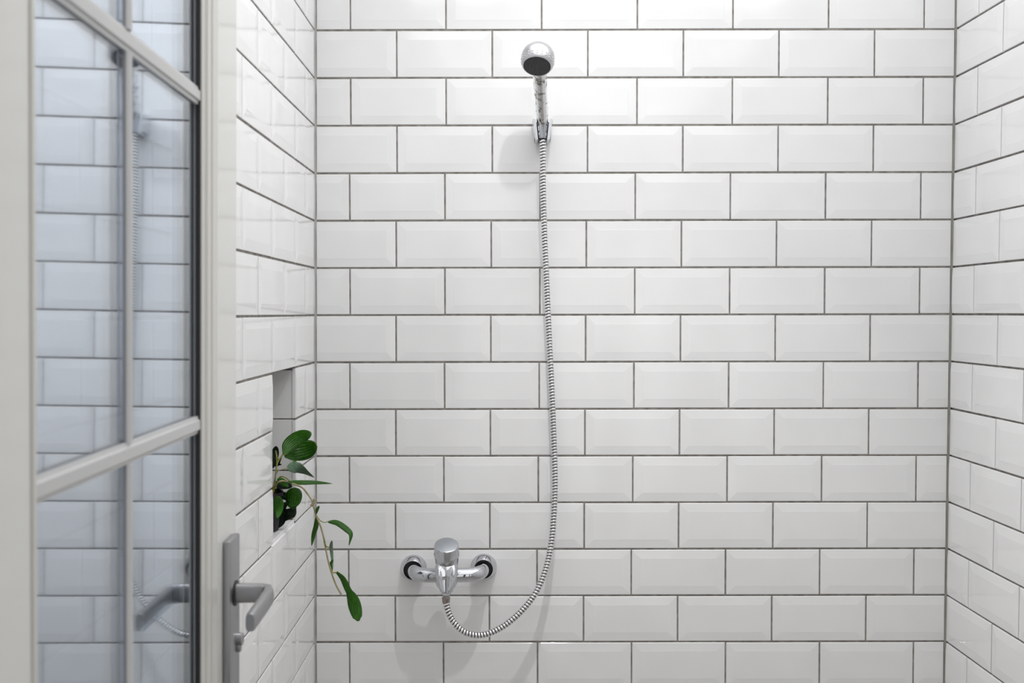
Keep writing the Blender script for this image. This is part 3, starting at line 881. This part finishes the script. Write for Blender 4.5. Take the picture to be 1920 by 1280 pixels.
Lf([(529, 852, .31), (523, 862, .30), (519, 868, .30), (512, 872, .31)], 10, M_LEAF_D, (0.3, 0.2, 0.9), 0.2)
Lf([(518, 836, .26), (516, 848, .26), (514, 862, .27), (512, 878, .28)], 7, M_LEAF_D, (1, 0.2, 0.1), 0.2)
Lf([(530, 958, .30), (526, 968, .29), (524, 980, .29), (522, 990, .30)], 11, M_LEAF_D, (1, 0.2, 0.1), 0.2)
Lf([(540, 942, .29), (530, 950, .28), (520, 958, .28), (512, 968, .29)], 11, M_LEAF_D, (0.4, 0.2, 0.9), 0.2)
# leaves out of sight inside the niche, near the pot
Lf([(505, 900, .36), (495, 880, .36), (490, 860, .36), (488, 845, .37)], 13, M_LEAF, (1, 0.3, 0.3), 0.2)
Lf([(508, 930, .36), (498, 935, .37), (488, 945, .37), (480, 960, .37)], 13, M_LEAF, (0.6, 0.4, 0.7), 0.2)
# stems
def stem(spec, r, mat):
    bm = bmesh.new(); tube(bm, catmull([unp(*s) for s in spec], 6), r, 8)
    addp('stem', bm, mat, plant, plant, smooth='all')
soil_c = (pc.x + 0.01, pc.y, pc.z + 0.062)
def stem3(p3, spec, r, mat):
    bm = bmesh.new(); tube(bm, catmull([Vector(p3)] + [unp(*s) for s in spec], 6), r, 8)
    addp('stem', bm, mat, plant, plant, smooth='all')
stem3(soil_c, [(508, 930, .33), (516, 895, .33), (520, 868, .32), (530, 853, .31), (535, 851, .31)], 0.0013, M_STEM_Y)
stem3(soil_c, [(512, 925, .33), (518, 880, .32), (519, 858, .31), (517, 845, .27)], 0.0012, M_STEM_Y)
stem3(soil_c, [(515, 915, .33), (524, 895, .33), (533, 894, .33), (543, 901, .33)], 0.0013, M_STEM_Y)
stem3(soil_c, [(513, 910, .33), (519, 885, .33), (530, 880, .33), (540, 878, .33)], 0.0010, M_STEM)
stem3(soil_c, [(520, 905, .34), (535, 902, .33), (553, 908, .32), (567, 914, .31), (577, 926, .31), (585, 938, .31), (588, 948, .31), (593, 967, .31), (601, 986, .31),
               (608, 1012, .31), (613, 1040, .31), (620, 1068, .31), (630, 1096, .31), (640, 1114, .31)], 0.0017, M_STEM)
stem([(590, 935, .31), (587, 944, .31), (583, 948, .31)], 0.0026, M_STEM)
stem([(594, 967, .31), (600, 975, .30), (608, 979, .295), (615, 977, .29)], 0.0010, M_STEM)
stem([(619, 1062, .31), (624, 1073, .31), (632, 1072, .31)], 0.0011, M_STEM_Y)
stem([(607, 1015, .31), (612, 1024, .31), (618, 1026, .30)], 0.0011, M_STEM_Y)
# trailing leaves
Lf([(594, 966, .31), (593, 985, .30), (588, 1003, .295), (584, 1023, .30)], 5.2, M_LEAF, (1, 0.6, 0.2), 0.2)
Lf([(598, 948, .32), (595, 955, .315), (593, 964, .31)], 3.4, M_LEAF, (1, 0.6, 0.2), 0.2)
Lf([(614, 978, .29), (632, 980, .28), (650, 992, .28), (658, 1003, .285), (654, 1023, .29)], 5.6, M_LEAF, (0.5, 0.5, 0.7), 0.2)
Lf([(622, 1013, .31), (621, 1024, .30), (622.5, 1042, .30), (624, 1066, .31)], 3.6, M_LEAF_G, (1, 0.9, 0.1), 0.2)
Lf([(624, 1048, .31), (621, 1058, .305), (623, 1074, .31)], 3.2, M_LEAF_B, (1, 0.5, 0.1), 0.2)
Lf([(631, 1072, .31), (643, 1085, .30), (652, 1104, .295), (661, 1122, .29), (667, 1142, .29), (672, 1164, .295)], 13, M_LEAF, (1, 0.35, 0.35), 0.2,
   shape=lambda t: (0.15 + 0.30 * math.sin(min(1, t / 0.45) * math.pi * 0.6) if t < 0.45 else 0.43 + 0.5 * math.sin((t - 0.45) / 0.55 * math.pi * 0.95)) * (1 - max(0, t - 0.93) * 10))
